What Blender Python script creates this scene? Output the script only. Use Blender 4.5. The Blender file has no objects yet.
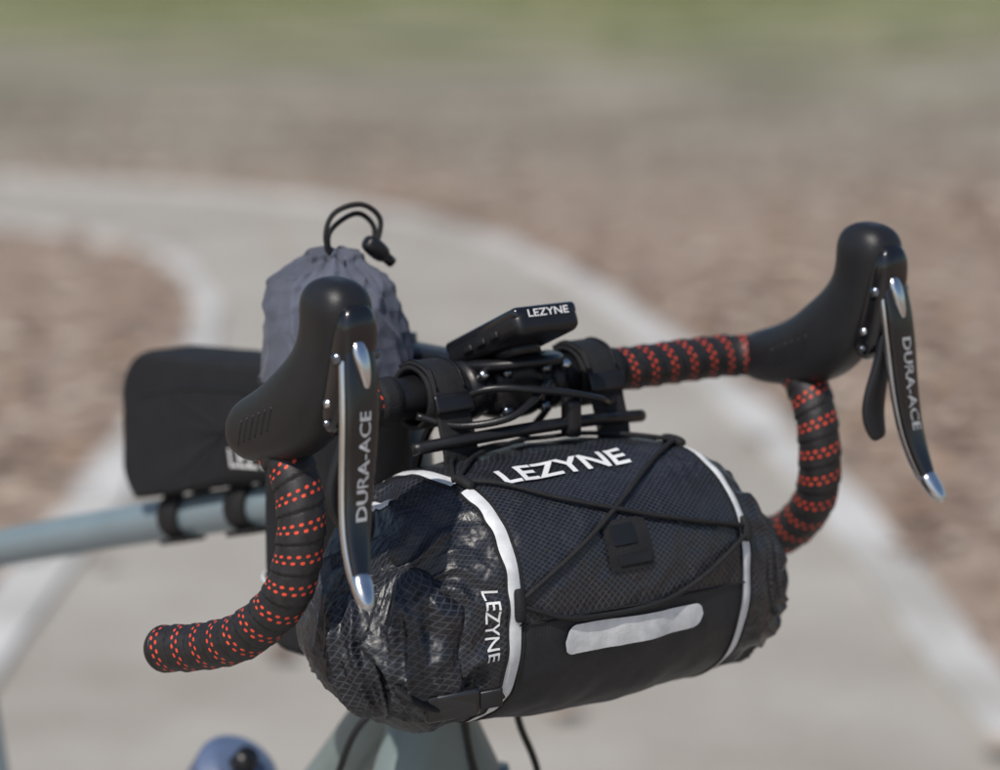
import bpy, bmesh, math, random
from mathutils import Vector, noise, Matrix
from mathutils.bvhtree import BVHTree
random.seed(7)
sc = bpy.context.scene
COL = sc.collection
TH = math.radians(38)

# ------------------------------------------------------------------ helpers
def root(name):
    e = bpy.data.objects.new(name, None)
    e.empty_display_size = .1
    COL.objects.link(e)
    e.location = (0, 0, 1.0)
    e.rotation_euler = (0, 0, TH)
    return e

def V(p):            # bike frame: r lateral, f forward, z up (cm)
    return Vector((p[0] * .01, -p[1] * .01, p[2] * .01))
def U(p): return Vector((p[0] * 100, -p[1] * 100, p[2] * 100))

class NT:
    def __init__(s, mat):
        s.t = mat.node_tree; s.n = s.t.nodes; s.l = s.t.links
    def new(s, typ, **k):
        n = s.n.new(typ)
        for a, b in k.items():
            setattr(n, a, b)
        return n
    def put(s, sock, v):
        if isinstance(v, (int, float)): sock.default_value = v
        elif isinstance(v, (tuple, list)): sock.default_value = v
        else: s.l.new(v, sock)
    def m(s, op, a, b=0.0, c=None):
        n = s.new('ShaderNodeMath', operation=op)
        s.put(n.inputs[0], a); s.put(n.inputs[1], b)
        if c is not None: s.put(n.inputs[2], c)
        return n.outputs[0]
    def mix(s, fac, a, b):
        n = s.new('ShaderNodeMix', data_type='RGBA')
        s.put(n.inputs[0], fac); s.put(n.inputs[6], a); s.put(n.inputs[7], b)
        return n.outputs[2]
    def noise(s, scale, detail=4, vec=None, rough=.5):
        n = s.new('ShaderNodeTexNoise')
        n.inputs['Scale'].default_value = scale
        n.inputs['Detail'].default_value = detail
        n.inputs['Roughness'].default_value = rough
        if vec is not None: s.l.new(vec, n.inputs['Vector'])
        return n.outputs['Fac']
    def ramp(s, fac, p0, p1):
        n = s.new('ShaderNodeMapRange')
        s.put(n.inputs[0], fac); n.inputs[1].default_value = p0; n.inputs[2].default_value = p1
        return n.outputs[0]

def base_mat(name, col, rough=.5, metal=0, var=.15, nscale=60, bump=0.0, bscale=400, coat=0, spec=.5, sheen=0, dist=.001):
    m = bpy.data.materials.new(name); m.use_nodes = True
    t = NT(m); b = t.n['Principled BSDF']
    oc = t.new('ShaderNodeTexCoord').outputs['Object']
    c0 = tuple(x * (1 - var) for x in col) + (1,)
    c1 = tuple(min(1, x * (1 + var)) for x in col) + (1,)
    f = t.noise(nscale, 3, oc)
    t.put(b.inputs['Base Color'], t.mix(t.ramp(f, .3, .7), c0, c1))
    t.put(b.inputs['Roughness'], t.m('MULTIPLY_ADD', f, .25, rough - .12))
    b.inputs['Metallic'].default_value = metal
    b.inputs['Coat Weight'].default_value = coat
    b.inputs['Coat Roughness'].default_value = .08
    b.inputs['Specular IOR Level'].default_value = spec
    b.inputs['Sheen Weight'].default_value = sheen
    if bump:
        bn = t.new('ShaderNodeBump'); bn.inputs['Strength'].default_value = bump
        bn.inputs['Distance'].default_value = dist
        t.put(bn.inputs['Height'], t.noise(bscale, 2, oc))
        t.l.new(bn.outputs[0], b.inputs['Normal'])
    return m

M = {}
M['rubber'] = base_mat('rubber', (.013, .013, .015), .40, bump=.25, bscale=1500, nscale=30, spec=.5)
M['black_plastic'] = base_mat('black_plastic', (.010, .010, .012), .36, bump=.1, bscale=900)
M['gloss_black'] = base_mat('gloss_black', (.007, .007, .009), .18, coat=.6)
M['webbing'] = base_mat('webbing', (.014, .014, .016), .62, bump=.8, bscale=1400, spec=.4)
M['chrome'] = base_mat('polished_metal', (.75, .76, .78), .2, metal=1, var=.05)
M['dark_metal'] = base_mat('dark_metal', (.22, .24, .28), .2, metal=1, var=.1)
M['paint'] = base_mat('frame_paint', (.20, .262, .295), .35, coat=.4, var=.05, nscale=25)
M['paint_fork'] = base_mat('fork_paint', (.19, .24, .235), .4, coat=.3, var=.06, nscale=25)
M['tyre'] = base_mat('tyre_rubber', (.03, .03, .03), .8, bump=.5)
M['white'] = base_mat('white_print', (.80, .81, .82), .55, var=.05)
M['grey_print'] = base_mat('grey_print', (.42, .43, .45), .5, var=.1, nscale=300)
M['reflect'] = base_mat('reflective_fabric', (.74, .76, .78), .42, var=.10, nscale=160, bump=.3, bscale=1200)
M['grey_cloth'] = base_mat('grey_cloth', (.088, .098, .135), .66, bump=.7, bscale=1300, sheen=.12, nscale=45, var=.25)
M['black_cloth'] = base_mat('black_cloth', (.013, .014, .017), .72, bump=.8, bscale=1100, spec=.35)
M['blue_cap'] = base_mat('blue_plastic', (.10, .14, .24), .35, coat=.3)

def uvmat(name, build):
    m = bpy.data.materials.new(name); m.use_nodes = True
    t = NT(m); b = t.n['Principled BSDF']
    uv = t.new('ShaderNodeUVMap', uv_map='UVMap').outputs[0]
    s = t.new('ShaderNodeSeparateXYZ'); t.l.new(uv, s.inputs[0])
    build(t, b, s.outputs[0], s.outputs[1])
    return m

PITCH = 1.68
def b_tape(t, b, x, y):
    oc = t.new('ShaderNodeTexCoord').outputs['Object']
    fh = t.m('FRACT', t.m('ADD', t.m('DIVIDE', x, PITCH), y))
    dots = None
    for rr, off in ((.41, 0.0), (.61, .5)):
        c = t.m('FRACT', t.m('ADD', t.m('MULTIPLY', y, 16.0), off))
        e1 = t.m('POWER', t.m('ABSOLUTE', t.m('DIVIDE', t.m('SUBTRACT', c, .5), .245)), 2.4)
        e2 = t.m('POWER', t.m('ABSOLUTE', t.m('DIVIDE', t.m('SUBTRACT', fh, rr), .050)), 2.4)
        d = t.m('LESS_THAN', t.m('ADD', e1, e2), 1.0)
        dots = d if dots is None else t.m('MAXIMUM', dots, d)
    nn = t.ramp(t.noise(220, 3, oc), .3, .7)
    blk = t.mix(nn, (.012, .011, .012, 1), (.024, .022, .024, 1))
    red = t.mix(nn, (.66, .050, .022, 1), (.88, .10, .045, 1))
    t.put(b.inputs['Base Color'], t.mix(dots, blk, red))
    b.inputs['Roughness'].default_value = .52
    bn = t.new('ShaderNodeBump'); bn.inputs['Strength'].default_value = .5
    bn.inputs['Distance'].default_value = .0012
    hgt = t.m('SUBTRACT', t.m('MULTIPLY', t.noise(1300, 2, oc), .35), t.m('MULTIPLY', dots, .6))
    t.put(bn.inputs['Height'], hgt); t.l.new(bn.outputs[0], b.inputs['Normal'])
M['tape'] = uvmat('perforated_bar_tape', b_tape)

def b_rip(t, b, x, y):
    oc = t.new('ShaderNodeTexCoord').outputs['Object']
    lines = None
    for sg in (1, -1):
        q = t.m('FRACT', t.m('ADD', t.m('DIVIDE', x, .46), t.m('DIVIDE', y, .36 * sg)))
        d = t.m('GREATER_THAN', t.m('ABSOLUTE', t.m('SUBTRACT', q, .5)), .40)
        lines = d if lines is None else t.m('MAXIMUM', lines, d)
    nn = t.ramp(t.noise(35, 4, oc), .3, .7)
    blk = t.mix(nn, (.007, .008, .011, 1), (.014, .015, .020, 1))
    t.put(b.inputs['Base Color'], t.mix(lines, blk, (.045, .048, .060, 1)))
    t.put(b.inputs['Roughness'], t.m('MULTIPLY_ADD', nn, .10, .31))
    b.inputs['Specular IOR Level'].default_value = .6
    bn = t.new('ShaderNodeBump'); bn.inputs['Strength'].default_value = .6
    bn.inputs['Distance'].default_value = .0006
    h = t.m('ADD', t.m('MULTIPLY', lines, .8), t.m('MULTIPLY', t.noise(1600, 2, oc), .4))
    t.put(bn.inputs['Height'], h)
    bn2 = t.new('ShaderNodeBump'); bn2.inputs['Strength'].default_value = .65
    bn2.inputs['Distance'].default_value = .005
    n1 = t.noise(38, 3, oc, .55)
    rg = t.m('ABSOLUTE', t.m('SUBTRACT', n1, .5))
    t.put(bn2.inputs['Height'], t.m('SUBTRACT', t.noise(50, 3, oc, .45), t.m('MULTIPLY', rg, 1.5))); t.l.new(bn.outputs[0], bn2.inputs['Normal'])
    t.l.new(bn2.outputs[0], b.inputs['Normal'])
M['ripstop'] = uvmat('ripstop_nylon', b_rip)
def b_plain(t, b, x, y):
    oc = t.new('ShaderNodeTexCoord').outputs['Object']
    nn = t.ramp(t.noise(40, 4, oc), .3, .7)
    t.put(b.inputs['Base Color'], t.mix(nn, (.009, .010, .014, 1), (.016, .017, .023, 1)))
    t.put(b.inputs['Roughness'], t.m('MULTIPLY_ADD', nn, .12, .38))
    bn = t.new('ShaderNodeBump'); bn.inputs['Strength'].default_value = .6
    bn.inputs['Distance'].default_value = .0018
    w = t.m('ADD', t.m('SINE', t.m('MULTIPLY', x, 70)), t.m('SINE', t.m('MULTIPLY', y, 70)))
    t.put(bn.inputs['Height'], t.m('ADD', t.m('MULTIPLY', w, .10), t.m('MULTIPLY', t.noise(45, 4, oc), 3.0)))
    t.l.new(bn.outputs[0], b.inputs['Normal'])
M['plain'] = uvmat('plain_nylon', b_plain)

def mk(name, verts, faces, mats, parent, uvs=None, smooth=True, fm=None, recalc=True, raw=False):
    me = bpy.data.meshes.new(name)
    me.from_pydata([v if raw else V(v) for v in verts], [], faces)
    if not isinstance(mats, (list, tuple)): mats = [mats]
    for m in mats: me.materials.append(m)
    if uvs:
        ul = me.uv_layers.new(name='UVMap')
        k = 0
        for fu in uvs:
            for u in fu:
                ul.data[k].uv = u; k += 1
    if fm:
        for p, i in zip(me.polygons, fm): p.material_index = i
    if recalc:
        bm = bmesh.new(); bm.from_mesh(me)
        bmesh.ops.recalc_face_normals(bm, faces=bm.faces)
        bm.to_mesh(me); bm.free()
    if smooth:
        for p in me.polygons: p.use_smooth = True
    me.update()
    o = bpy.data.objects.new(name, me); COL.objects.link(o)
    if parent: o.parent = parent
    return o

def grid(name, P, UV, closed, mats, parent, caps=False, fmfn=None, subsurf=0):
    nu = len(P); nv = len(P[0])
    verts = [p for row in P for p in row]; faces = []; uvs = []; fm = []
    for i in range(nu - 1):
        for j in range(nv if closed else nv - 1):
            j2 = (j + 1) % nv
            faces.append((i * nv + j, i * nv + j2, (i + 1) * nv + j2, (i + 1) * nv + j))
            uvs.append((UV(i, j), UV(i, j + 1), UV(i + 1, j + 1), UV(i + 1, j)))
            fm.append(fmfn(i, j) if fmfn else 0)
    if caps:
        for i in (0, nu - 1):
            c = Vector((0, 0, 0))
            for p in P[i]: c += Vector(p)
            c /= nv; verts.append(c); k = len(verts) - 1
            for j in range(nv):
                faces.append((k, i * nv + j, i * nv + (j + 1) % nv))
                uvs.append((UV(i, j),) * 3); fm.append(fmfn(i, j) if fmfn else 0)
    o = mk(name, verts, faces, mats, parent, uvs, fm=fm)
    if subsurf:
        s = o.modifiers.new('s', 'SUBSURF'); s.levels = subsurf; s.render_levels = subsurf
    return o

def catmull(pts, step):
    pts = [Vector(p) for p in pts]
    ext = [2 * pts[0] - pts[1]] + pts + [2 * pts[-1] - pts[-2]]
    out = []
    for i in range(1, len(ext) - 2):
        a, b, c, d = ext[i - 1:i + 3]
        n = max(2, int((c - b).length / step * 2))
        for k in range(n):
            t = k / n
            out.append(.5 * ((2 * b) + (c - a) * t + (2 * a - 5 * b + 4 * c - d) * t * t + (3 * b - a - 3 * c + d) * t ** 3))
    out.append(pts[-1])
    L = [0]
    for i in range(1, len(out)): L.append(L[-1] + (out[i] - out[i - 1]).length)
    n = max(2, int(L[-1] / step)); res = []; k = 0
    for q in range(n + 1):
        s = L[-1] * q / n
        while k < len(L) - 2 and L[k + 1] < s: k += 1
        t = (s - L[k]) / max(1e-9, L[k + 1] - L[k])
        res.append(out[k].lerp(out[k + 1], min(1, max(0, t))))
    return res, L[-1]

def tube(name, pts, rad, mat, parent, step=.5, seg=16, rfn=None, caps=True, smoothpath=True, flat=1.0):
    P, L = catmull(pts, step) if smoothpath else ([Vector(p) for p in pts], 1)
    n = len(P); T = []
    for i in range(n):
        T.append((P[min(n - 1, i + 1)] - P[max(0, i - 1)]).normalized())
    up = Vector((0, 0, 1))
    if abs(T[0].dot(up)) > .9: up = Vector((0, 1, 0))
    u = (up - T[0] * up.dot(T[0])).normalized()
    rows = []
    for i in range(n):
        u = (u - T[i] * u.dot(T[i])).normalized(); w = T[i].cross(u)
        s = L * i / (n - 1)
        rr = rad(s / L) if callable(rad) else rad
        row = []
        for j in range(seg):
            a = 2 * math.pi * j / seg
            r = rr + (rfn(s, j / seg) if rfn else 0)
            row.append(P[i] + u * (r * math.cos(a)) * flat + w * (r * math.sin(a)))
        rows.append(row)
    return grid(name, rows, lambda i, j: (L * i / (n - 1), j / seg), True, mat, parent, caps)

def sel(c, n): return math.copysign(abs(c) ** (2 / n), c)

def loft(name, st, mat, parent, seg=28, n=2.4, subsurf=2, right=Vector((1, 0, 0))):
    C = [Vector(s[:3]) for s in st]; rows = []
    for i, s in enumerate(st):
        t = (C[min(len(C) - 1, i + 1)] - C[max(0, i - 1)]).normalized()
        rt = (right - t * right.dot(t)).normalized(); u = t.cross(rt)
        nn = s[5] if len(s) > 5 else n
        rows.append([C[i] + rt * s[3] * sel(math.cos(2 * math.pi * j / seg), nn) + u * s[4] * sel(math.sin(2 * math.pi * j / seg), nn) for j in range(seg)])
    return grid(name, rows, lambda i, j: (i, j / seg), True, mat, parent, True, subsurf=subsurf)

def rbox(name, c, axes, dims, bev, mat, parent, seg=4):
    c = Vector(c); ax = [Vector(a).normalized() for a in axes]
    vs = []
    for a in (-1, 1):
        for b in (-1, 1):
            for d in (-1, 1):
                vs.append(c + ax[0] * a * dims[0] / 2 + ax[1] * b * dims[1] / 2 + ax[2] * d * dims[2] / 2)
    fs = [(0, 1, 3, 2), (4, 6, 7, 5), (0, 4, 5, 1), (2, 3, 7, 6), (0, 2, 6, 4), (1, 5, 7, 3)]
    o = mk(name, vs, fs, mat, parent)
    b = o.modifiers.new('b', 'BEVEL'); b.width = bev * .01; b.segments = seg; b.limit_method = 'NONE'
    return o

def strap(name, r0, width, pts, th, mat, parent, closed=False, step=.25):
    P = [Vector((0, p[0], p[1])) for p in pts]
    if not closed: P, _ = catmull(P, step)
    n = len(P); rows = []
    for i in range(n):
        a = P[(i - 1) % n] if closed else P[max(0, i - 1)]
        b = P[(i + 1) % n] if closed else P[min(n - 1, i + 1)]
        t = (b - a).normalized(); nr = Vector((0, -t.z, t.y))
        h = width / 2
        rows.append([P[i] + Vector((r0 + x, 0, 0)) + nr * y for x, y in
                     ((-h, -th / 2), (-h, th / 2), (-h + .15, th / 2 + .03), (h - .15, th / 2 + .03), (h, th / 2), (h, -th / 2))])
    if closed: rows.append(rows[0])
    return grid(name, rows, lambda i, j: (i, j), True, mat, parent, not closed)

def text(name, s, size, mapfn, mat, parent, bold=.0, shear=0, maxedge=.25, sx=1.0):
    cu = bpy.data.curves.new(name, 'FONT'); cu.body = s; cu.size = size
    cu.align_x = 'CENTER'; cu.align_y = 'CENTER'; cu.offset = bold; cu.shear = shear
    cu.resolution_u = 3
    o = bpy.data.objects.new(name + '_tmp', cu); COL.objects.link(o)
    bpy.context.view_layer.update()
    me = bpy.data.meshes.new_from_object(o.evaluated_get(bpy.context.evaluated_depsgraph_get()))
    bpy.data.objects.remove(o)
    bm = bmesh.new(); bm.from_mesh(me)
    bmesh.ops.triangulate(bm, faces=bm.faces)
    for _ in range(5):
        es = [e for e in bm.edges if e.calc_length() > maxedge]
        if not es: break
        bmesh.ops.subdivide_edges(bm, edges=es, cuts=1)
        bmesh.ops.triangulate(bm, faces=[f for f in bm.faces if len(f.verts) > 3])
    for v in bm.verts:
        v.co = V(mapfn(v.co.x * sx, v.co.y))
    bm.to_mesh(me); bm.free()
    me.materials.clear(); me.materials.append(mat); me.name = name
    o = bpy.data.objects.new(name, me); COL.objects.link(o); o.parent = parent
    return o

def bvh(objs):
    bpy.context.view_layer.update()
    dg = bpy.context.evaluated_depsgraph_get()
    return [BVHTree.FromObject(o, dg) for o in objs]
def proj(bvs, p, d, off, hint=(0, 0)):
    d2 = V(d).normalized(); o = V(p); best = None
    for b in bvs:
        h = b.ray_cast(o, d2)
        if h[0] is not None and (best is None or h[3] < best[3]): best = h
    if best is None: return Vector(p)
    return U(best[0] - d2 * off * .01)

def lerpkeys(keys, x):
    if x <= keys[0][0]: return keys[0][1:]
    for a, b in zip(keys, keys[1:]):
        if x <= b[0]:
            t = (x - a[0]) / (b[0] - a[0])
            t = t * t * (3 - 2 * t) * .5 + t * .5
            return tuple(p + (q - p) * t for p, q in zip(a[1:], b[1:]))
    return keys[-1][1:]

def sst(a, b, x):
    t = min(1, max(0, (x - a) / (b - a))); return t * t * (3 - 2 * t)

# ------------------------------------------------------------------ bicycle
bike = root('bicycle')
half = [(0, 0, 0), (8, 0, 0), (15, 0, 0), (18.5, .3, 0), (20.4, 1.9, -.1), (20.6, 4.6, -.5), (20.4, 6.3, -2.2), (20.5, 7.0, -5.2),
        (21.0, 6.2, -8.8), (21.7, 3.2, -11.6), (22.2, -.3, -13.0), (22.6, -3.1, -13.6)]
for sgn in (1, -1):
    pts = [(sgn * p[0] + (.2 if sgn < 0 else -.1), p[1] + (.35 if sgn < 0 else 0), p[2]) for p in half]
    pts[0] = half[0]; pts[1] = (sgn * 8, 0, 0); pts[2] = (sgn * 15, 0, 0); pts[3] = (sgn * 18.5, .3, 0)
    if sgn < 0: pts[-1] = (-22.9, -3.5, -13.8)
    bare = [p for p in pts if abs(p[0]) <= 15]
    tube('handlebar_core', bare, lambda t: 1.55 - .3 * sst(.25, .6, t), M['black_plastic'], bike, seg=24)
    st = 8.3 if sgn > 0 else 9.6
    tp = [(sgn * st, 0, 0)] + pts[2:]
    def ridge(s, v):
        h = (s / PITCH + v) % 1.0
        return .11 * h - .05 * max(0, 1 - h / .08) + .03 * noise.noise(Vector((s * 1.3, math.cos(v * 6.28) * 2, math.sin(v * 6.28) * 2)))
    tube('bar_tape', tp, 1.32, M['tape'], bike, step=.09, seg=56, rfn=ridge)
    e = Vector(pts[-1]); d = (Vector(pts[-1]) - Vector(pts[-2])).normalized()
    tube('bar_end_plug', [e - d * .2, e + d * .25, e + d * .55, e + d * .7], lambda t: 1.42 - .5 * t ** 2, M['rubber'], bike, step=.1, seg=32)
    tube('tape_finish_band', [(sgn * (st - .9), 0, 0), (sgn * (st + .6), 0, 0)], 1.47, M['webbing'], bike, seg=28)

    R = sgn * 20.4
    f0 = 1.9 if sgn < 0 else .5
    hood = loft('lever_hood', [(R, f0, -.1, 1.35, 1.35, 2), (R, f0 + .4, -.1, 1.66, 1.62, 2), (R, max(2.4, f0 + 1.2), .1, 1.76, 1.85), (R, 4.5, .5, 1.82, 2.1),
                        (R, 6.4, 1.1, 1.86, 2.45), (R, 8.3, 2.3, 1.84, 2.6), (R, 9.6, 3.9, 1.70, 2.2), (R, 10.4, 5.4, 1.55, 1.85),
                        (R, 10.9, 6.8, 1.62, 1.95), (R, 11.15, 8.1, 1.76, 2.15), (R, 11.25, 9.1, 1.55, 1.85), (R, 11.3, 9.65, .8, .95)],
         M['rubber'], bike, n=2.7)
    hb = bvh([hood])
    for sd in (-1, 1):
        for k in range(6):
            q = k * .62
            P = [proj(hb, (R + sd * 5, 3.8 + q + .35 * y, -.5 + q * .4 + y), (-sd, 0, 0), -.01) for y in (0, .5, 1.0, 1.5)]
            tube('hood_grip_rib', P, .06, M['rubber'], bike, step=.2, seg=8)
    loft('lever_bracket', [(R, 11.0, 1.2, .8, .5), (R, 11.7, 2.0, 1.25, 1.0), (R, 12.4, 4.0, 1.25, 1.0), (R, 12.8, 6.0, 1.25, .9), (R, 13.0, 7.6, 1.2, .85), (R, 12.9, 8.4, .8, .5)],
         M['gloss_black'], bike, n=3)
    tube('pivot_pin', [(R - 1.45, 12.9, 5.6), (R + 1.45, 12.9, 5.6)], .3, M['dark_metal'], bike, seg=20)
    tube('bracket_bolt', [(R - 1.38, 12.0, 3.0), (R + 1.38, 12.0, 3.0)], .22, M['chrome'], bike, seg=16)
    tube('bracket_bolt', [(R - 1.38, 11.9, 1.9), (R + 1.38, 11.9, 1.9)], .16, M['dark_metal'], bike, seg=12)
    LP = [(R, 13.1, 6.6), (R + sgn * .1, 13.6, 4.6), (R + sgn * .3, 13.9, 2.0), (R + sgn * .65, 14.0, -1.2), (R + sgn * 1.1, 14.4, -4.2), (R + sgn * 1.5, 15.5, -6.6)]
    W = [.9, 1.1, 1.08, .95, .78, .5]
    blade = loft('brake_lever_blade', [(*p, w, .42) for p, w in zip(LP, W)], M['gloss_black'], bike, n=3)
    loft('lever_metal_spine', [(p[0] - .2 * w, p[1] - .26, p[2], w * .9, .34) for p, w in zip(LP, W)], M['chrome'], bike, n=3)
    loft('lever_pivot_cover', [(R - .25, 13.4, 6.6, .3, .22), (R - .3, 13.75, 6.0, .48, .3), (R - .15, 14.0, 5.0, .42, .3), (R + sgn * .1, 14.12, 4.0, .18, .15)], M['chrome'], bike, n=2.6)
    loft('lever_tip', [(R + sgn * 1.35, 15.15, -5.9, .6, .5), (R + sgn * 1.5, 15.5, -6.5, .62, .5), (R + sgn * 1.62, 16.0, -7.1, .52, .45), (R + sgn * 1.7, 16.4, -7.5, .25, .2)], M['chrome'], bike, n=2.5)
    loft('shift_paddle', [(R - .1, 12.8, 3.2, .5, .35), (R - .3, 12.8, 1.0, .6, .35), (R - .8, 12.5, -1.3, .95, .35), (R - .9, 12.7, -2.8, .95, .32), (R - .6, 13.0, -3.8, .6, .25)],
         M['black_plastic'], bike, n=2.6)
    LC, LL = catmull(LP, .1)
    bb = bvh([blade])
    def lmap(x, y, LC=LC, sgn=sgn, bb=bb):
        if sgn < 0: x, y = -x, -y
        k = int(min(len(LC) - 1, max(0, (x + 6.9) / .1)))
        q = LC[k] + Vector((y, 0, 0)); q.y = 22
        return proj(bb, q, (0, -1, 0), .04)
    text('lever_lettering', 'DURA-ACE', 1.02, lmap, M['grey_print'], bike, bold=.01, maxedge=.3, sx=1.2)
hoses = [[(-8, 1.6, -.8), (-6, 3.2, -1.4), (-3.5, 5.0, -.9), (-1, 4.6, .2), (1.5, 2.6, .4), (3.0, .6, -1.6), (1.5, -3, -7), (.6, -4.6, -16), (.8, -5, -24), (3, -4, -32)],
         [(8, 1.6, -.8), (5.6, 3.4, -1.2), (3, 5.4, -.4), (-1, 5.2, .5), (-4.5, 2.8, .4), (-5.5, -1, -3), (-4, -5, -12), (-3.5, -7, -20), (-6.0, -8.6, -24), (-6.9, -12, -34)]]
for h in hoses:
    tube('brake_hose', h, .24, M['black_plastic'], bike, step=.3, seg=12)
tube('brake_hose', [(3.0, -4.5, -12), (3.4, -3.8, -19), (3.8, -3.4, -23), (5.6, -3.6, -27), (6.6, -3, -34)], .24, M['black_plastic'], bike, step=.3, seg=12)
loft('stem', [(0, -14, -.6, 1.9, 1.8), (0, -12, -.5, 2.1, 2.0), (0, -9.5, -.3, 1.6, 1.7), (0, -4, -.1, 1.5, 1.7), (0, -1.5, 0, 2.1, 2.1), (0, .6, 0, 2.2, 2.1), (0, 2.0, 0, 2.1, 1.7)], M['black_plastic'], bike, n=3)
for r in (-1.5, 1.5):
    for z in (-1.2, 1.2):
        tube('stem_bolt', [(r, 1.8, z), (r, 2.4, z)], .34, M['dark_metal'], bike, seg=12)
tube('steerer_spacers', [(0, -12.4, 1.6), (0, -11.6, -4)], 1.9, M['black_plastic'], bike, seg=28)
tube('head_tube', [(0, -11.8, -3.6), (0, -10.6, -9), (0, -9, -16), (0, -8.1, -19.6)], lambda t: 2.1 + .3 * (2 * t - 1) ** 2, M['paint'], bike, seg=36)
tube('top_tube', [(0, -11.2, -8.2), (0, -20, -10.6), (0, -30, -13.0), (0, -45, -16.9), (0, -66, -22.6), (0, -74, -25.2)], 1.55, M['paint'], bike, seg=36)
tube('down_tube', [(0, -8.8, -17.5), (0, -11.4, -22), (0, -30, -41.5), (0, -61, -74)], 1.95, M['paint_fork'], bike, seg=36)
tube('seat_tube', [(0, -61, -74), (0, -74.5, -24), (0, -75.5, -21)], 1.6, M['paint'], bike, seg=28)
tube('seatpost', [(0, -75, -22), (0, -80, -1)], 1.36, M['black_plastic'], bike, seg=24)
tube('headset_crown_race', [(0, -8.12, -19.2), (0, -8.0, -19.8)], 2.3, M['black_plastic'], bike, seg=36)
loft('fork_crown', [(0, -8.05, -19.6, 2.1, 2.1, 2), (0, -7.9, -20.6, 2.2, 2.3, 2), (0, -7.8, -22.2, 2.6, 2.6, 2.1), (0, -7.7, -24.0, 3.4, 2.7, 2.2), (0, -7.5, -26.2, 4.5, 2.6, 2.4), (0, -7.3, -28.2, 5.4, 2.3, 2.7), (0, -7.2, -29.2, 5.2, 1.8, 2.8)],
     M['paint_fork'], bike)
for s in (-1, 1):
    tube('fork_leg', [(s * 4.0, -7.2, -27.4), (s * 5.0, -6, -34), (s * 5.4, 0, -52), (s * 5.6, 7, -66)], lambda t: 1.6 - .6 * t, M['paint_fork'], bike, seg=24)
    tube('seat_stay', [(s * 1.2, -73, -27), (s * 4, -84, -45), (s * 6, -102, -66)], .8, M['paint'], bike)
    tube('chain_stay', [(s * 2.5, -63, -74), (s * 5, -80, -71), (s * 6, -102, -66)], .95, M['paint'], bike)
    tube('crank_arm', [(s * 6.5, -61, -74), (s * 7.8, -61 + s * 8, -74 - s * 3), (s * 8.2, -61 + s * 16, -74 - s * 6)], 1.0, M['dark_metal'], bike)
    rbox('pedal', (s * 12, -61 + s * 16, -74 - s * 6), ((1, 0, 0), (0, 1, 0), (0, 0, 1)), (7, 8, 1.6), .5, M['black_plastic'], bike)
loft('saddle', [(0, -70, 1.0, .8, .5), (0, -72, 1.4, 1.8, 1.5), (0, -80, 1.3, 2.4, 2), (0, -88, 1.2, 5.5, 2), (0, -94, 1.8, 7, 2), (0, -97, 2.2, 5, 1)], M['black_plastic'], bike)
def circle_pts(f, z, R, r=0, n=72): return [(r, f + R * math.cos(2 * math.pi * i / n), z + R * math.sin(2 * math.pi * i / n)) for i in range(n + 1)]
for f in (7, -102):
    tube('tyre', circle_pts(f, -66, 32.0), 2.0, M['tyre'], bike, smoothpath=False, seg=18)
    tube('rim', circle_pts(f, -66, 29.4), 1.1, M['black_plastic'], bike, smoothpath=False, seg=12)
    tube('hub', [(-5.5, f, -66), (5.5, f, -66)], 1.8, M['black_plastic'], bike)
    for k in range(28):
        a = 2 * math.pi * k / 28; s = 1 if k % 2 else -1
        tube('spoke', [(s * 2.5, f + 1.8 * math.cos(a + .7), -66 + 1.8 * math.sin(a + .7)), (0, f + 29 * math.cos(a), -66 + 29 * math.sin(a))], .1, M['chrome'], bike, step=10, seg=5)
tube('chainring', circle_pts(-61, -74, 8.5, 4.5), .35, M['dark_metal'], bike, smoothpath=False, seg=8)
# ------------------------------------------------------------------ handlebar bag
bag = root('handlebar_bag')
KEY = [(-17.0, 4.6, -12.5, .6, .8), (-16.7, 4.8, -12.5, 2.4, 2.5), (-15.8, 5, -12.4, 4.2, 3.9), (-14.0, 5, -12.1, 5.8, 5.0), (-12, 5, -11.6, 7.0, 6.4),
       (-9.2, 5, -11.0, 8.0, 7.4), (-4, 5, -10.9, 8.4, 7.7), (0, 5, -10.9, 8.5, 7.8), (4, 5, -10.9, 8.4, 7.7), (8.8, 5, -11.1, 7.9, 7.5),
       (10.6, 5.3, -11.6, 7.0, 6.8), (12.3, 5.8, -12.4, 5.6, 5.2), (13.7, 6.2, -13.0, 4.5, 3.9), (14.5, 6.3, -13.3, 3.5, 3.2), (14.9, 6.3, -13.4, 1.8, 1.8), (15.1, 6.3, -13.4, .5, .6)]
def ridged(p): return 1 - 2 * abs(noise.noise(p))
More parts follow.
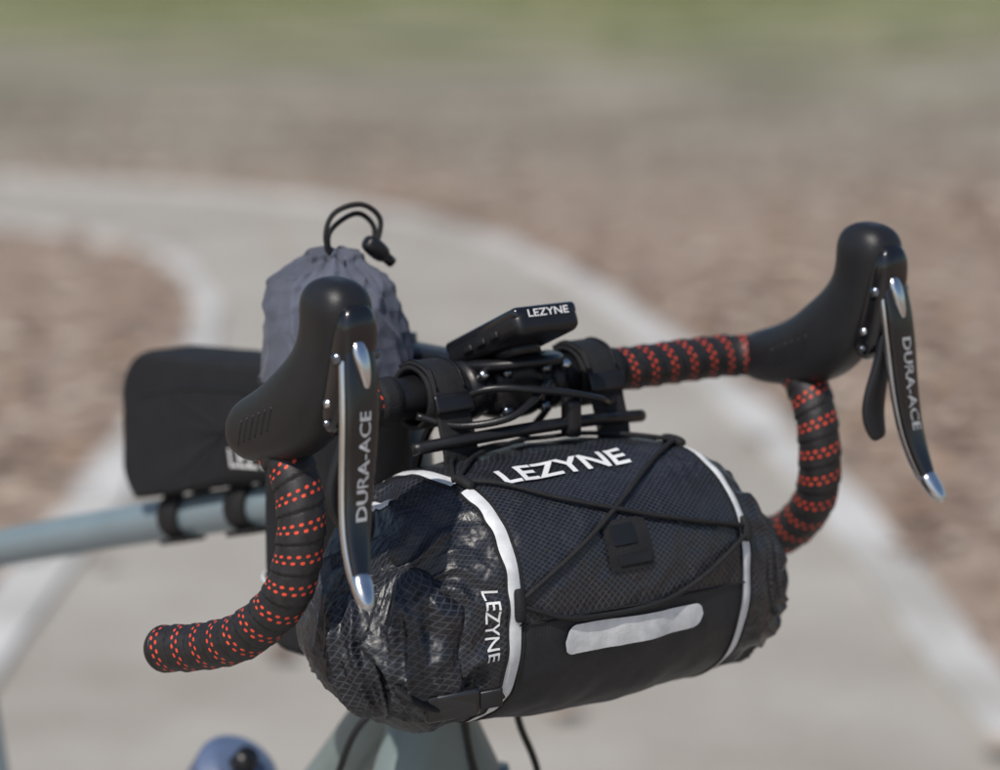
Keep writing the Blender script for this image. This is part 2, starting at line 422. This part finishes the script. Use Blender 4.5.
def bag_raw(r, ph):
    cf, cz, a, b = lerpkeys(KEY, r)
    c, s = math.cos(ph), math.sin(ph)
    w = sst(9.2, 12.8, abs(r)); q = Vector((r * .22, c * 1.1, s * 1.1 + (7 if r > 0 else 0)))
    d = .16 * noise.noise(Vector((r * .28, c * 1.6, s * 1.6))) + .07 * noise.noise(Vector((r * .7, c * 4, s * 4)))
    d -= .2 * math.exp(-((abs(r) - 9.1) / .6) ** 2)
    wr = noise.noise(q * 1.3) * 1.6
    th = ph + .45 * wr + .06 * r
    cr = ridged(Vector((r * .09 + 3, math.cos(th) * 2.4, math.sin(th) * 2.4)))
    cr2 = ridged(Vector((r * .22 + 9, math.cos(th) * 4.6, math.sin(th) * 4.6)))
    cr3 = ridged(Vector((r * .55 + 2, math.cos(ph - .5 * wr) * 6.5, math.sin(ph - .5 * wr) * 6.5)))
    d += w * (.9 * (cr - .45) + .38 * (cr2 - .4) + .09 * (cr3 - .4) + .4 * noise.noise(q))
    w2 = math.exp(-((abs(r) - 10.4) / 1.2) ** 2)
    d += w2 * .09 * math.sin(ph * 20 + 2.5 * wr)
    a2 = max(.2, a + d * min(1, a / 4)); b2 = max(.2, b + d * min(1, b / 4))
    sag = -.3 * math.exp(-(r / 7) ** 2) * sst(-.2, -1, s)
    return Vector((r, cf + a2 * sel(c, 2.35), cz + b2 * sel(s, 2.35) + sag))
def bag_at(r, ph, off=0):
    p = bag_raw(r, ph)
    if off:
        e = .04
        du = bag_raw(r + e, ph) - bag_raw(r - e, ph); dv = bag_raw(r, ph + e) - bag_raw(r, ph - e)
        n = dv.cross(du).normalized()
        ref = Vector((0, math.cos(ph), math.sin(ph)))
        if n.dot(ref) < 0: n = -n
        p = p + n * off
    return p
NR, NP = 340, 340
rows = []
R0, R1 = KEY[0][0], KEY[-1][0]
rs = [R0 + (R1 - R0) * (i / NR) for i in range(NR + 1)]
for r in rs: rows.append([bag_raw(r, -math.pi + 2 * math.pi * j / NP) for j in range(NP)])
def bagfm(i, j):
    ph = -math.pi + 2 * math.pi * j / NP
    return 1 if (abs(rs[min(i, NR)]) < 9.1 and ph < -.02 and ph > -2.6) else 0
body = grid('bag_body', rows, lambda i, j: (rs[i], 8.2 * (-math.pi + 2 * math.pi * j / NP)), True, [M['ripstop'], M['plain']], bag, True, fmfn=bagfm)

def sribbon(name, path, hw, off, mat, cols=5, n=120):
    P = []
    pts, L = catmull([(a, math.radians(b) * 8.2, 0) for a, b in path], .15)
    m = len(pts)
    for i, q in enumerate(pts):
        t = (pts[min(m - 1, i + 1)] - pts[max(0, i - 1)]).normalized(); s = Vector((-t.y, t.x, 0))
        row = []
        for k in range(cols):
            x = (2 * k / (cols - 1) - 1)
            w = q + s * hw * x
            row.append(bag_at(w.x, w.y / 8.2, off * (1 if 0 < k < cols - 1 else .3)))
        P.append(row)
    return grid(name, P, lambda i, j: (i, j), False, mat, bag)
sribbon('reflective_strip', [(-8.9, 128), (-9.0, 100), (-9.2, 77)], .42, .12, M['reflect'])
sribbon('reflective_strip', [(-9.2, 70), (-9.2, 30), (-9.25, 0), (-9.2, -40), (-9.4, -80), (-10.0, -105)], .42, .12, M['reflect'])
sribbon('reflective_strip', [(8.6, 92), (8.8, 60), (8.8, 30), (8.85, 0), (8.8, -40), (8.8, -80), (8.8, -120)], .42, .12, M['reflect'])
sribbon('reflective_strip', [(-12.4, 122), (-12.2, 106), (-12.0, 92)], .3, .15, M['reflect'])
for rr in (-9.75, -8.65, 8.3, 9.35):
    tube('seam_piping', [bag_at(rr, math.radians(a), .03) for a in range(120, -125, -4)], .07, M['webbing'], bag, step=.3, seg=6)
tube('panel_seam', [bag_at(r, -.02, .04) for r in [x * .5 - 9 for x in range(37)]], .07, M['webbing'], bag, step=.3, seg=6)
def patch(name, r0, ph0, w, h, rad, off, mat, nx=60, ny=10, taper=0):
    P = []
    for i in range(nx + 1):
        x = (i / nx - .5) * w
        e = max(0, abs(x) - (w / 2 - rad)); hh = h / 2 - rad + math.sqrt(max(0, rad * rad - e * e))
        hh *= 1 + taper * x / w
        P.append([bag_at(r0 + x, ph0 + (2 * j / ny - 1) * hh / 8.2, off) for j in range(ny + 1)])
    return grid(name, P, lambda i, j: (i, j), False, mat, bag)
patch('reflective_patch', -.6, math.radians(-10), 10.7, 1.6, .75, .13, M['reflect'], taper=-.25)
patch('light_loop_patch', -1.0, math.radians(22), 3.3, 3.2, .25, .14, M['webbing'])
patch('light_loop', -.8, math.radians(15), 2.4, .55, .1, .26, M['black_plastic'])
patch('light_loop_tab', -1.3, math.radians(26), 1.7, 1.3, .1, .24, M['black_plastic'])
text('bag_lettering', 'LEZYNE', 2.45, lambda x, y: bag_at(-2.3 + x, math.radians(69.5) + y / 8.3, .17), M['white'], bag, bold=.05, sx=1.12, shear=.15)
def sdl(path, off=.28):
    pts, L = catmull([(a, b / 8, 0) for a, b in path], .5)
    out = [bag_at(q.x, math.radians(q.y * 8), off) for q in pts]
    for _ in range(3):
        out = [out[0]] + [(out[i - 1] + out[i] * 2 + out[i + 1]) / 4 for i in range(1, len(out) - 1)] + [out[-1]]
    return out
cords = [[(-8.8, 74), (-5.2, 52), (-1.4, 38.5), (4, 27), (8.8, 21)], [(8.3, 82), (3.6, 61), (-1.4, 37.5), (-5.6, 20), (-9, 7)],
         [(-9, 5), (-6, -1), (-1, -2), (4, 2), (8.8, 18)], [(-8.8, 79), (-6, 92), (-1, 101), (4, 98), (8.3, 85)],
         [(-9.3, 78), (-7, 96), (-3, 110), (0, 118)]]
for c in cords:
    tube('bungee_cord', sdl(c), .155, M['webbing'], bag, step=.25, seg=10)
for (r, a) in ((-8.9, 75), (8.4, 83), (-9.1, 6), (8.7, 20)):
    loft('cord_loop', [(*bag_at(r, math.radians(a - 6), .25), .3, .26), (*bag_at(r, math.radians(a), .32), .4, .32), (*bag_at(r, math.radians(a + 6), .25), .3, .26)], M['webbing'], bag)
def roll(name, A, B, rad, mat, seed, fold=.45):
    A, B = Vector(A), Vector(B); t = (B - A).normalized(); u = Vector((0, 1, 0)); u = (u - t * u.dot(t)).normalized(); w = t.cross(u)
    rows = []; n = 140; L = (B - A).length
    for i in range(n + 1):
        s = i / n
        rr = rad * (max(0.02, 1 - abs(2 * s - 1) ** 2.6)) ** .5
        row = []
        for j in range(150):
            a = 2 * math.pi * j / 150 + s * 1.0; c, d = math.cos(a), math.sin(a)
            k = Vector((s * L * .16 + seed, c * 1.4, d * 1.4))
            r2 = rr * (1 + fold * .75 * (ridged(k) - .4) + .14 * (ridged(k * 2.1) - .4) + .03 * (ridged(k * 4.4) - .4) + .22 * noise.noise(k * .8))
            row.append(A.lerp(B, s) + u * r2 * c * 1.0 + w * r2 * d * 1.25)
        rows.append(row)
    return grid(name, rows, lambda i, j: (L * i / n, 9 * j / 150), True, mat, bag, True)
ra = roll('rolled_end_closure', (-13.7, 8.6, -7.8), (-12.4, 9.4, -17.0), 2.6, M['ripstop'], 3.1, .65)
rb = roll('rolled_end_closure', (-16.0, 6.2, -9.4), (-14.6, 7.4, -16.8), 1.9, M['ripstop'], 12.4, .6)
roll('rolled_end_closure', (13.1, 7.9, -10.4), (12.6, 8.2, -16.4), 2.0, M['ripstop'], 5.7, .6)
bgb = bvh([body, ra, rb])
text('side_lettering', 'LEZYNE', 1.2, lambda x, y: proj(bgb, (-10.75 + y, 22, -11.1 - x), (.0, -1, 0), .08), M['white'], bag, bold=.01, maxedge=.12, sx=1.0)
bc = proj(bgb, (-14.2, 22, -15.4), (.1, -1, 0), .3)
ax = (Vector((.8, .5, .15)), Vector((-.5, .8, 0)), Vector((0, 0, 1)))
rbox('buckle', bc, ax, (3.2, .8, 1.6), .25, M['gloss_black'], bag)
rbox('buckle_tongue', bc + Vector((1.9, 1.1, .3)), ax, (1.4, .5, 1.1), .15, M['black_plastic'], bag)
sp = [proj(bgb, (r, 22, z), (0, -1, 0), .08) for r, z in ((-16.2, -14.2), (-15.6, -14.8), (-14.4, -15.4), (-13, -15.7), (-11.6, -15.8), (-10.4, -15.6), (-9.6, -15.4))]
tube('buckle_strap', sp, .42, M['webbing'], bag, step=.3, flat=.5)
for r0 in (-6.0, 6.0):
    n = 48
    strap('mount_strap', r0, 2.5, [(1.85 * math.cos(2 * math.pi * k / n), 1.85 * math.sin(2 * math.pi * k / n)) for k in range(n)], .26, M['webbing'], bag, closed=True)
    strap('mount_strap', r0, 2.5, [(-1.2, 1.75), (0, 2.12), (1.5, 1.75), (2.3, .6), (2.8, -1.2), (3.4, -3.2), (3.2, -5)], .2, M['webbing'], bag)
    strap('strap_keeper', r0, 2.8, [(2.5, .5), (2.75, -.1), (2.9, -.6)], .24, M['black_plastic'], bag)
    for x in (-1.05, 1.05):
        strap('strap_stitching', r0 + x, .1, [(-1.0, 1.95), (0, 2.27), (1.55, 1.9), (2.42, .7)], .05, M['rubber'], bag)
tube('bracket_rail', [(-9, 2.5, -2.6), (-4, 4.2, -2.0), (0, 4.8, -1.8), (4, 4.2, -2.0), (9, 2.5, -2.6)], .4, M['black_plastic'], bag, seg=14)
tube('bracket_knob', [(1.4, 4.8, -2.6), (1.4, 4.8, -.2)], .62, M['black_plastic'], bag, seg=20)
# ------------------------------------------------------------------ bike computer
comp = root('bike_computer')
ta = math.radians(24)
La, Wa, Na = Vector((0, math.cos(ta), math.sin(ta))), Vector((1, 0, 0)), Vector((0, -math.sin(ta), math.cos(ta)))
cc = Vector((-.8, 1.8, 3.3))
cb = rbox('computer_body', cc, (La, Wa, Na), (7.8, 4.9, 1.6), .6, M['black_plastic'], comp, 6)
rbox('computer_bezel', cc + Na * .6, (La, Wa, Na), (7.7, 4.8, .8), .3, M['gloss_black'], comp)
rbox('computer_screen', cc + Na * .98, (La, Wa, Na), (5.0, 3.6, .12), .05, base_mat('lcd_glass', (.12, .14, .13), .15, coat=.5), comp)
text('computer_lettering', 'LEZYNE', .82, lambda x, y: cc + La * (3.96) + Wa * x + Na * (.45 + y * .8), M['white'], comp, bold=.01, sx=1.1)
for k in (-1.4, 0, 1.4):
    rbox('computer_button', cc + Wa * -2.5 + La * k + Na * -.1, (La, Wa, Na), (.9, .25, .4), .1, M['rubber'], comp)
loft('mount_arm', [(-3.2, .2, 1.5, .45, .4), (-2.6, 2.2, 1.8, .45, .35), (-1, 3.4, 2.0, .7, .35), (1, 3.4, 2.0, .7, .35), (2.6, 2.2, 1.8, .45, .35), (3.2, .2, 1.5, .45, .4)], M['black_plastic'], comp, right=Vector((0, 1, 0)))
tube('mount_disc', [cc - Na * .6, cc - Na * 1.35], 1.5, M['black_plastic'], comp, seg=32)
for r in (-3.2, 3.2):
    tube('mount_clamp', [(r - .5, 0, 0), (r + .5, 0, 0)], 1.85, M['black_plastic'], comp, seg=28)
    tube('mount_bolt', [(r, 1.7, 1.0), (r, 2.15, 1.4)], .28, M['chrome'], comp, seg=12)
# ------------------------------------------------------------------ drawstring pouch
pouch = root('drawstring_pouch')
PR = -6.2
pk = [(-17.6, 1.0), (-17.4, 3.8), (-16.8, 4.4), (-8, 4.6), (0, 4.7)]
def pcyl(name, keys, mat, fold, n=150, dome=False):
    z0, z1 = keys[0][0], keys[-1][0]; rows = []
    for i in range(n + 1):
        z = z0 + (z1 - z0) * i / n; (R,) = lerpkeys(keys, z); row = []
        for j in range(240):
            a = 2 * math.pi * j / 240; c, s = math.cos(a), math.sin(a)
            k = Vector((c * 1.7, s * 1.7, z * .16))
            w = fold * (.6 + .8 * sst(2, 7.5, z)) if dome else fold
            a3 = a + .5 * noise.noise(k * .8 + Vector((0, 0, z * .15)))
            k3 = Vector((math.cos(a3) * 3.2, math.sin(a3) * 3.2, z * .16 + 5))
            k4 = Vector((c * 4, s * 4, z * .7 + 2))
            d = w * (.7 * (ridged(k) - .4) + .6 * noise.noise(k * .7)) + (w * (.9 * (ridged(k3) - .4) + .18 * (ridged(k4) - .4) + .28 * math.sin(a * 17 + 3 * noise.noise(k)) * sst(3.5, 7.5, z)) if dome else 0)
            rr = max(.15, R + d * min(1, R / 3))
            row.append(Vector((PR + rr * c, -9.3 + rr * s, z + (.55 * noise.noise(k * 1.5) if dome else 0))))
        rows.append(row)
    return grid(name, rows, lambda i, j: (i * .2, j * .18), True, mat, pouch, True)
pcyl('pouch_body', pk, M['black_cloth'], .25)
pcyl('pouch_collar', [(-.6, 4.7), (1, 4.6), (3, 4.4), (4.6, 4.05), (5.8, 3.4), (6.6, 2.7), (7.1, 1.9), (7.4, 1.5), (7.8, 1.5), (8.0, .5)], M['grey_cloth'], .62, dome=True)
ds = PR + 6.5
def sh(l): return [(a + ds, b, c) for a, b, c in l]
tube('drawstring', sh([(-7.0, -9, 6.9), (-7.6, -8.8, 9.0), (-6.9, -8.8, 10.4), (-5.0, -8.6, 10.8), (-3.7, -8.4, 9.8), (-4.2, -8.2, 8.0)]), .17, M['webbing'], pouch, step=.2, seg=10)
tube('drawstring', sh([(-6.7, -9.4, 6.9), (-7.0, -9.4, 8.8), (-6.2, -9.2, 9.8), (-4.9, -9.0, 10.2), (-3.9, -8.8, 9.3), (-4.3, -8.4, 7.9)]), .17, M['webbing'], pouch, step=.2, seg=10)
loft('cord_lock', [(-5.1 + ds, -8.0, 8.6, .45, .45), (-4.7 + ds, -8.0, 8.3, .6, .6), (-3.9 + ds, -8.0, 7.7, .6, .6), (-3.6 + ds, -8.0, 7.4, .4, .4)], M['black_plastic'], pouch, right=Vector((0, 1, 0)))
tube('cord_lock_button', sh([(-3.6, -8.0, 7.45), (-3.1, -8.0, 7.05)]), .35, M['black_plastic'], pouch, seg=16)
tube('pouch_trim', [(PR + 4.9 * math.cos(a * .2), -9.3 + 4.9 * math.sin(a * .2), -.3) for a in range(33)], .16, M['webbing'], pouch, step=.4, seg=8)
tube('pouch_trim', [(PR + 4.85 * math.cos(a * .2), -9.3 + 4.85 * math.sin(a * .2), -13.0) for a in range(33)], .12, M['reflect'], pouch, step=.4, seg=8)
# ------------------------------------------------------------------ top tube bag
ttb = root('top_tube_bag')
def arc(cf, cz, r, a0, a1, n=8): return [(cf + r * math.cos(math.radians(a0 + (a1 - a0) * i / n)), cz + r * math.sin(math.radians(a0 + (a1 - a0) * i / n))) for i in range(n + 1)]
prof = [(-13, -6.9), (-13, -1.6), (-15, -1.0), (-22, -1.1), (-28, -1.6), (-34, -2.2)] + arc(-38.4, -6.8, 4.2, 95, 175) + [(-42.6, -9.3)] + arc(-40.1, -11.4, 2.6, 185, 255) + [(-34, -12.3), (-28, -10.8)]
prof2, _ = catmull([(0, p[0], p[1]) for p in prof] + [(0, prof[0][0], prof[0][1])], .35)
prof2 = prof2[:-1]
cen = Vector((0, -27.5, -6.8)); rows = []
for i in range(25):
    x = -math.cos(math.pi * i / 24)
    row = []
    for p in prof2:
        dlt = cen - p
        shk = 1.1 * (1 - math.sqrt(max(0, 1 - abs(x) ** 5)))
        nz = .12 * noise.noise(p * .25 + Vector((x * 1.5, 0, 0)))
        q = p + dlt.normalized() * (shk - nz); row.append(Vector((x * 2.75, q.y, q.z)))
    rows.append(row)
for sgn in (1, -1):
    base = rows[-1] if sgn > 0 else rows[0]
    ex = []
    for k in (.9, .75, .5, .25, .02):
        ex.append([Vector((sgn * (2.75 + .35 * (1 - k) * (1 + .4 * noise.noise(p * .3))), cen.y + (p.y - cen.y) * k, cen.z + (p.z - cen.z) * k)) for p in base])
    rows = rows + ex if sgn > 0 else ex[::-1] + rows
tb = grid('top_tube_bag_body', rows, lambda i, j: (i, j), True, M['black_cloth'], ttb, True)
tbb = bvh([tb])
tube('zip', [proj(tbb, (-8, f, z), (1, 0, 0), 0) for f, z in [(-15, -3.0), (-22, -3.3), (-28, -3.9), (-34, -4.6), (-39, -5.8)]], .14, M['black_plastic'], ttb, step=.4, seg=8)
text('top_tube_bag_lettering', 'LEZYNE', 1.9, lambda x, y: proj(tbb, (-8, -23.5 + x, -8.2 + y + x * .12), (1, 0, 0), .06), M['white'], ttb, bold=.03, sx=1.15)
for f0 in (-37.5, -28.5):
    zt = -8 + .249 * (f0 + 11)
    n = 40; rows = []
    for i in range(n + 1):
        a = 2 * math.pi * i / n
        rows.append([Vector(((1.75 + dd) * math.cos(a), f0 + x, zt + .23 * x + (1.75 + dd) * math.sin(a) - .05)) for x, dd in ((-1.2, 0), (-1.2, .2), (1.2, .2), (1.2, 0))])
    grid('tube_strap', rows, lambda i, j: (i, j), True, M['webbing'], ttb)
    rbox('strap_tail', (-.6, f0 + .2, zt - 1.95), ((0, 1, .25), (1, 0, 0), (0, -.25, 1)), (3.2, 2.2, .4), .15, M['webbing'], ttb)
# ------------------------------------------------------------------ water bottle on the down tube
bot = root('water_bottle')
d = Vector((0, -.68, -.733)); top = Vector((0, -31.0, -32.4))
tube('bottle_body', [top + d * 2.2, top + d * 8, top + d * 20], 3.1, M['grey_cloth'], bot, seg=40)
tube('bottle_cap', [top - d * .3, top + d * .1, top + d * .8, top + d * 2.4], lambda t: 3.15 * min(1, .55 + t * 1.6) , M['blue_cap'], bot, step=.15, seg=40)
tube('bottle_nozzle', [top - d * .3, top - d * 1.0, top - d * 1.7], lambda t: 1.0 - .2 * t, M['black_plastic'], bot, seg=24)

# ------------------------------------------------------------------ ground
def gmat(name, fn):
    m = bpy.data.materials.new(name); m.use_nodes = True
    t = NT(m); b = t.n['Principled BSDF']; b.inputs['Roughness'].default_value = .9
    b.inputs['Specular IOR Level'].default_value = .25
    g = t.new('ShaderNodeNewGeometry'); fn(t, b, g.outputs['Position'], g)
    return m
def g_ground(t, b, pos, g):
    s = t.new('ShaderNodeSeparateXYZ'); t.l.new(pos, s.inputs[0])
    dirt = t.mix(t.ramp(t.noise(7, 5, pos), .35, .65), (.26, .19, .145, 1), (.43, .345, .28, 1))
    far_shaded = t.mix(t.ramp(t.noise(.9, 5, pos), .38, .62), (.23, .203, .16, 1), (.36, .325, .268, 1))  # far bare dirt, with dappled shade painted into its greyer, darker tones
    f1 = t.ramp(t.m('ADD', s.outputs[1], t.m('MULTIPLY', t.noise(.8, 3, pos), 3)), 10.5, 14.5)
    base = t.mix(f1, dirt, far_shaded)
    grass = t.mix(t.ramp(t.noise(.8, 5, pos), .42, .6), (.155, .18, .070, 1), (.31, .295, .17, 1))
    f2 = t.ramp(t.m('ADD', s.outputs[1], t.m('MULTIPLY', t.noise(.35, 4, pos), 18)), 24, 34)
    t.put(b.inputs['Base Color'], t.mix(f2, base, grass))
    bn = t.new('ShaderNodeBump'); bn.inputs['Strength'].default_value = .6; bn.inputs['Distance'].default_value = .02
    t.put(bn.inputs['Height'], t.noise(30, 3, pos)); t.l.new(bn.outputs[0], b.inputs['Normal'])
def g_path(t, b, pos, g):
    c = t.mix(t.ramp(t.noise(1.6, 5, pos, .6), .35, .65), (.365, .335, .29, 1), (.485, .46, .415, 1))
    c2 = t.mix(t.ramp(t.noise(120, 3, pos), .55, .75), c, (.25, .22, .19, 1))
    t.put(b.inputs['Base Color'], c2)
    bn = t.new('ShaderNodeBump'); bn.inputs['Strength'].default_value = .4; bn.inputs['Distance'].default_value = .004
    t.put(bn.inputs['Height'], t.noise(200, 3, pos)); t.l.new(bn.outputs[0], b.inputs['Normal'])
def g_edge(t, b, pos, g):
    n1 = t.ramp(t.noise(2.2, 5, pos, .6), .36, .62)
    t.put(b.inputs['Base Color'], t.mix(n1, (.45, .435, .405, 1), (.66, .655, .64, 1)))
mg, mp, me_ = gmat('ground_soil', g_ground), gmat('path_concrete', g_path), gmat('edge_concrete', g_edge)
S = 400
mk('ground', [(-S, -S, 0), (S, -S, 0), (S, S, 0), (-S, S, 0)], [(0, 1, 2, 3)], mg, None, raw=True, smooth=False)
Lft = [(-.98, -40, 0), (-.96, -8, 0), (-.94, 1, 0), (-.917, 3.4, 0), (-.895, 4.6, 0), (-.87, 5.9, 0), (-.95, 7.15, 0), (-1.25, 8.3, 0), (-1.95, 9.1, 0), (-3.6, 9.9, 0), (-8, 11, 0), (-20, 13, 0)]
Rgt = [(1.0, -40, 0), (.98, -8, 0), (.92, 1, 0), (.82, 2.8, 0), (.67, 5.05, 0), (.38, 7.0, 0), (-.05, 8.72, 0), (-.85, 10.0, 0), (-2.2, 10.85, 0), (-4.0, 11.5, 0), (-8.2, 12.6, 0), (-20, 14.8, 0)]
def dens(pts, k=14):
    pts = [Vector(p) for p in pts]; ext = [2 * pts[0] - pts[1]] + pts + [2 * pts[-1] - pts[-2]]; out = []
    for i in range(1, len(ext) - 2):
        a, b, c, d = ext[i - 1:i + 3]
        for q in range(k):
            t = q / k
            out.append(.5 * ((2 * b) + (c - a) * t + (2 * a - 5 * b + 4 * c - d) * t * t + (3 * b - a - 3 * c + d) * t ** 3))
    out.append(pts[-1]); return out
DL, DR = dens(Lft), dens(Rgt)
def strip(name, A, B, z, mat):
    n = len(A); vs = [(a.x, a.y, z) for a in A] + [(b.x, b.y, z) for b in B]
    mk(name, [Vector(v) for v in vs], [(i, n + i, n + i + 1, i + 1) for i in range(n - 1)], mat, None, raw=True, smooth=False, recalc=False)
strip('path', DL, DR, .006, mp)
def inset(A, B, w): return [a + (b - a).normalized() * (w + .02 * noise.noise(a * 3)) for a, b in zip(A, B)]
edge = bpy.data.objects.new('path_edging', None); COL.objects.link(edge)
for A, B in ((DL, DR), (DR, DL)):
    I, O = inset(A, B, .10), inset(A, B, -.02)
    n = len(I); vs = []
    for a, b in zip(O, I): vs += [Vector((a.x, a.y, -.01)), Vector((a.x, a.y, .02)), Vector((b.x, b.y, .02)), Vector((b.x, b.y, .003))]
    fs = []
    for i in range(n - 1):
        for j in range(3): fs.append((i * 4 + j, i * 4 + j + 1, i * 4 + 5 + j, i * 4 + 4 + j))
    o = mk('edging_strip', vs, fs, me_, None, raw=True, smooth=False); o.parent = edge
poly = [(p.x, p.y) for p in DL] + [(p.x, p.y) for p in reversed(DR)]
def inpoly(x, y):
    c = False; j = len(poly) - 1
    for i in range(len(poly)):
        xi, yi = poly[i]; xj, yj = poly[j]
        if (yi > y) != (yj > y) and x < (xj - xi) * (y - yi) / (yj - yi) + xi: c = not c
        j = i
    return c
vs, fs = [], []
cnt = 0
while cnt < 13000:
    x = random.uniform(-5.0, 5.0); y = random.uniform(-2.5, 15)
    if noise.noise(Vector((x * .7, y * .7, 4))) < random.uniform(-.7, .35): continue
    if y > 11 and random.random() < .6: continue
    on = inpoly(x, y)
    if on and random.random() < .975: continue
    cnt += 1
    L = random.uniform(.015, .05); W = L * random.uniform(.35, .7); a = random.uniform(0, 6.28)
    z = .016 + random.random() * .015; tl = random.uniform(-.5, .5)
    ca, sa = math.cos(a), math.sin(a); k = len(vs)
    for px, py, pz in ((-L, 0, 0), (-L * .3, -W, .3), (L * .5, -W * .8, .3), (L, 0, .1), (L * .5, W * .8, .35), (-L * .3, W, .3)):
        vs.append(Vector((x + px * ca - py * sa, y + px * sa + py * ca, z + pz * L * .5 + py * tl * .5 + .004)))
    fs += [(k, k + 1, k + 2, k + 3), (k, k + 3, k + 4, k + 5)]
def g_leaf(t, b, pos, g):
    n = t.new('ShaderNodeValToRGB'); t.l.new(g.outputs['Random Per Island'], n.inputs[0])
    cr = n.color_ramp; cr.elements[0].color = (.10, .06, .04, 1); cr.elements[1].color = (.75, .67, .57, 1)
    for p, c in ((.25, (.23, .14, .095, 1)), (.5, (.40, .26, .18, 1)), (.75, (.52, .40, .30, 1))):
        e = cr.elements.new(p); e.color = c
    t.l.new(n.outputs[0], b.inputs['Base Color']); b.inputs['Roughness'].default_value = .6
mk('leaf_litter', vs, fs, gmat('dry_leaf', g_leaf), None, raw=True, smooth=False, recalc=False)
vs, fs = [], []
for _ in range(26000):
    x = random.uniform(-9, 9); y = random.uniform(17, 36)
    if noise.noise(Vector((x * .25, y * .22, 9))) + (y - 26) * .06 - abs(x - .8) * .05 < random.uniform(-.1, .4): continue
    h = random.uniform(.03, .09); a = random.uniform(0, 6.28); k = len(vs); w = .012
    vs += [Vector((x - w * math.cos(a), y - w * math.sin(a), 0)), Vector((x + w * math.cos(a), y + w * math.sin(a), 0)),
           Vector((x + random.uniform(-.03, .03), y + random.uniform(-.03, .03), h))]
    fs.append((k, k + 1, k + 2))
def g_gr(t, b, pos, g):
    t.put(b.inputs['Base Color'], t.mix(g.outputs['Random Per Island'], (.10, .13, .035, 1), (.28, .28, .11, 1)))
mk('grass', vs, fs, gmat('grass_blade', g_gr), None, raw=True, smooth=False, recalc=False)

# ------------------------------------------------------------------ light, world, camera
az, el = math.radians(206), math.radians(50)
w = bpy.data.worlds.new('World'); sc.world = w; w.use_nodes = True
nt = w.node_tree; bg = nt.nodes['Background']; sky = nt.nodes.new('ShaderNodeTexSky')
sky.sky_type = 'NISHITA'; sky.sun_disc = False; sky.sun_elevation = el; sky.sun_rotation = az
nt.links.new(sky.outputs[0], bg.inputs[0]); bg.inputs[1].default_value = .09
sd = bpy.data.lights.new('sun', 'SUN'); sd.energy = 3.3; sd.angle = math.radians(.53); sd.color = (1, .94, .86)
so = bpy.data.objects.new('sun', sd); COL.objects.link(so)
dv = Vector((math.sin(az) * math.cos(el), math.cos(az) * math.cos(el), math.sin(el)))
so.rotation_euler = dv.to_track_quat('Z', 'Y').to_euler()
cd = bpy.data.cameras.new('camera'); cam = bpy.data.objects.new('camera', cd); COL.objects.link(cam)
cd.lens = 104.4; cd.sensor_width = 36; cd.clip_end = 1500; cd.clip_start = .05
cam.location = (-.003, -1.7726, 1.3126); cam.rotation_euler = (math.radians(80), 0, 0)
cd.dof.use_dof = True; cd.dof.focus_distance = 1.67; cd.dof.aperture_fstop = 4.2
sc.camera = cam
sc.view_settings.view_transform = 'Standard'; sc.view_settings.look = 'None'; sc.view_settings.exposure = 0
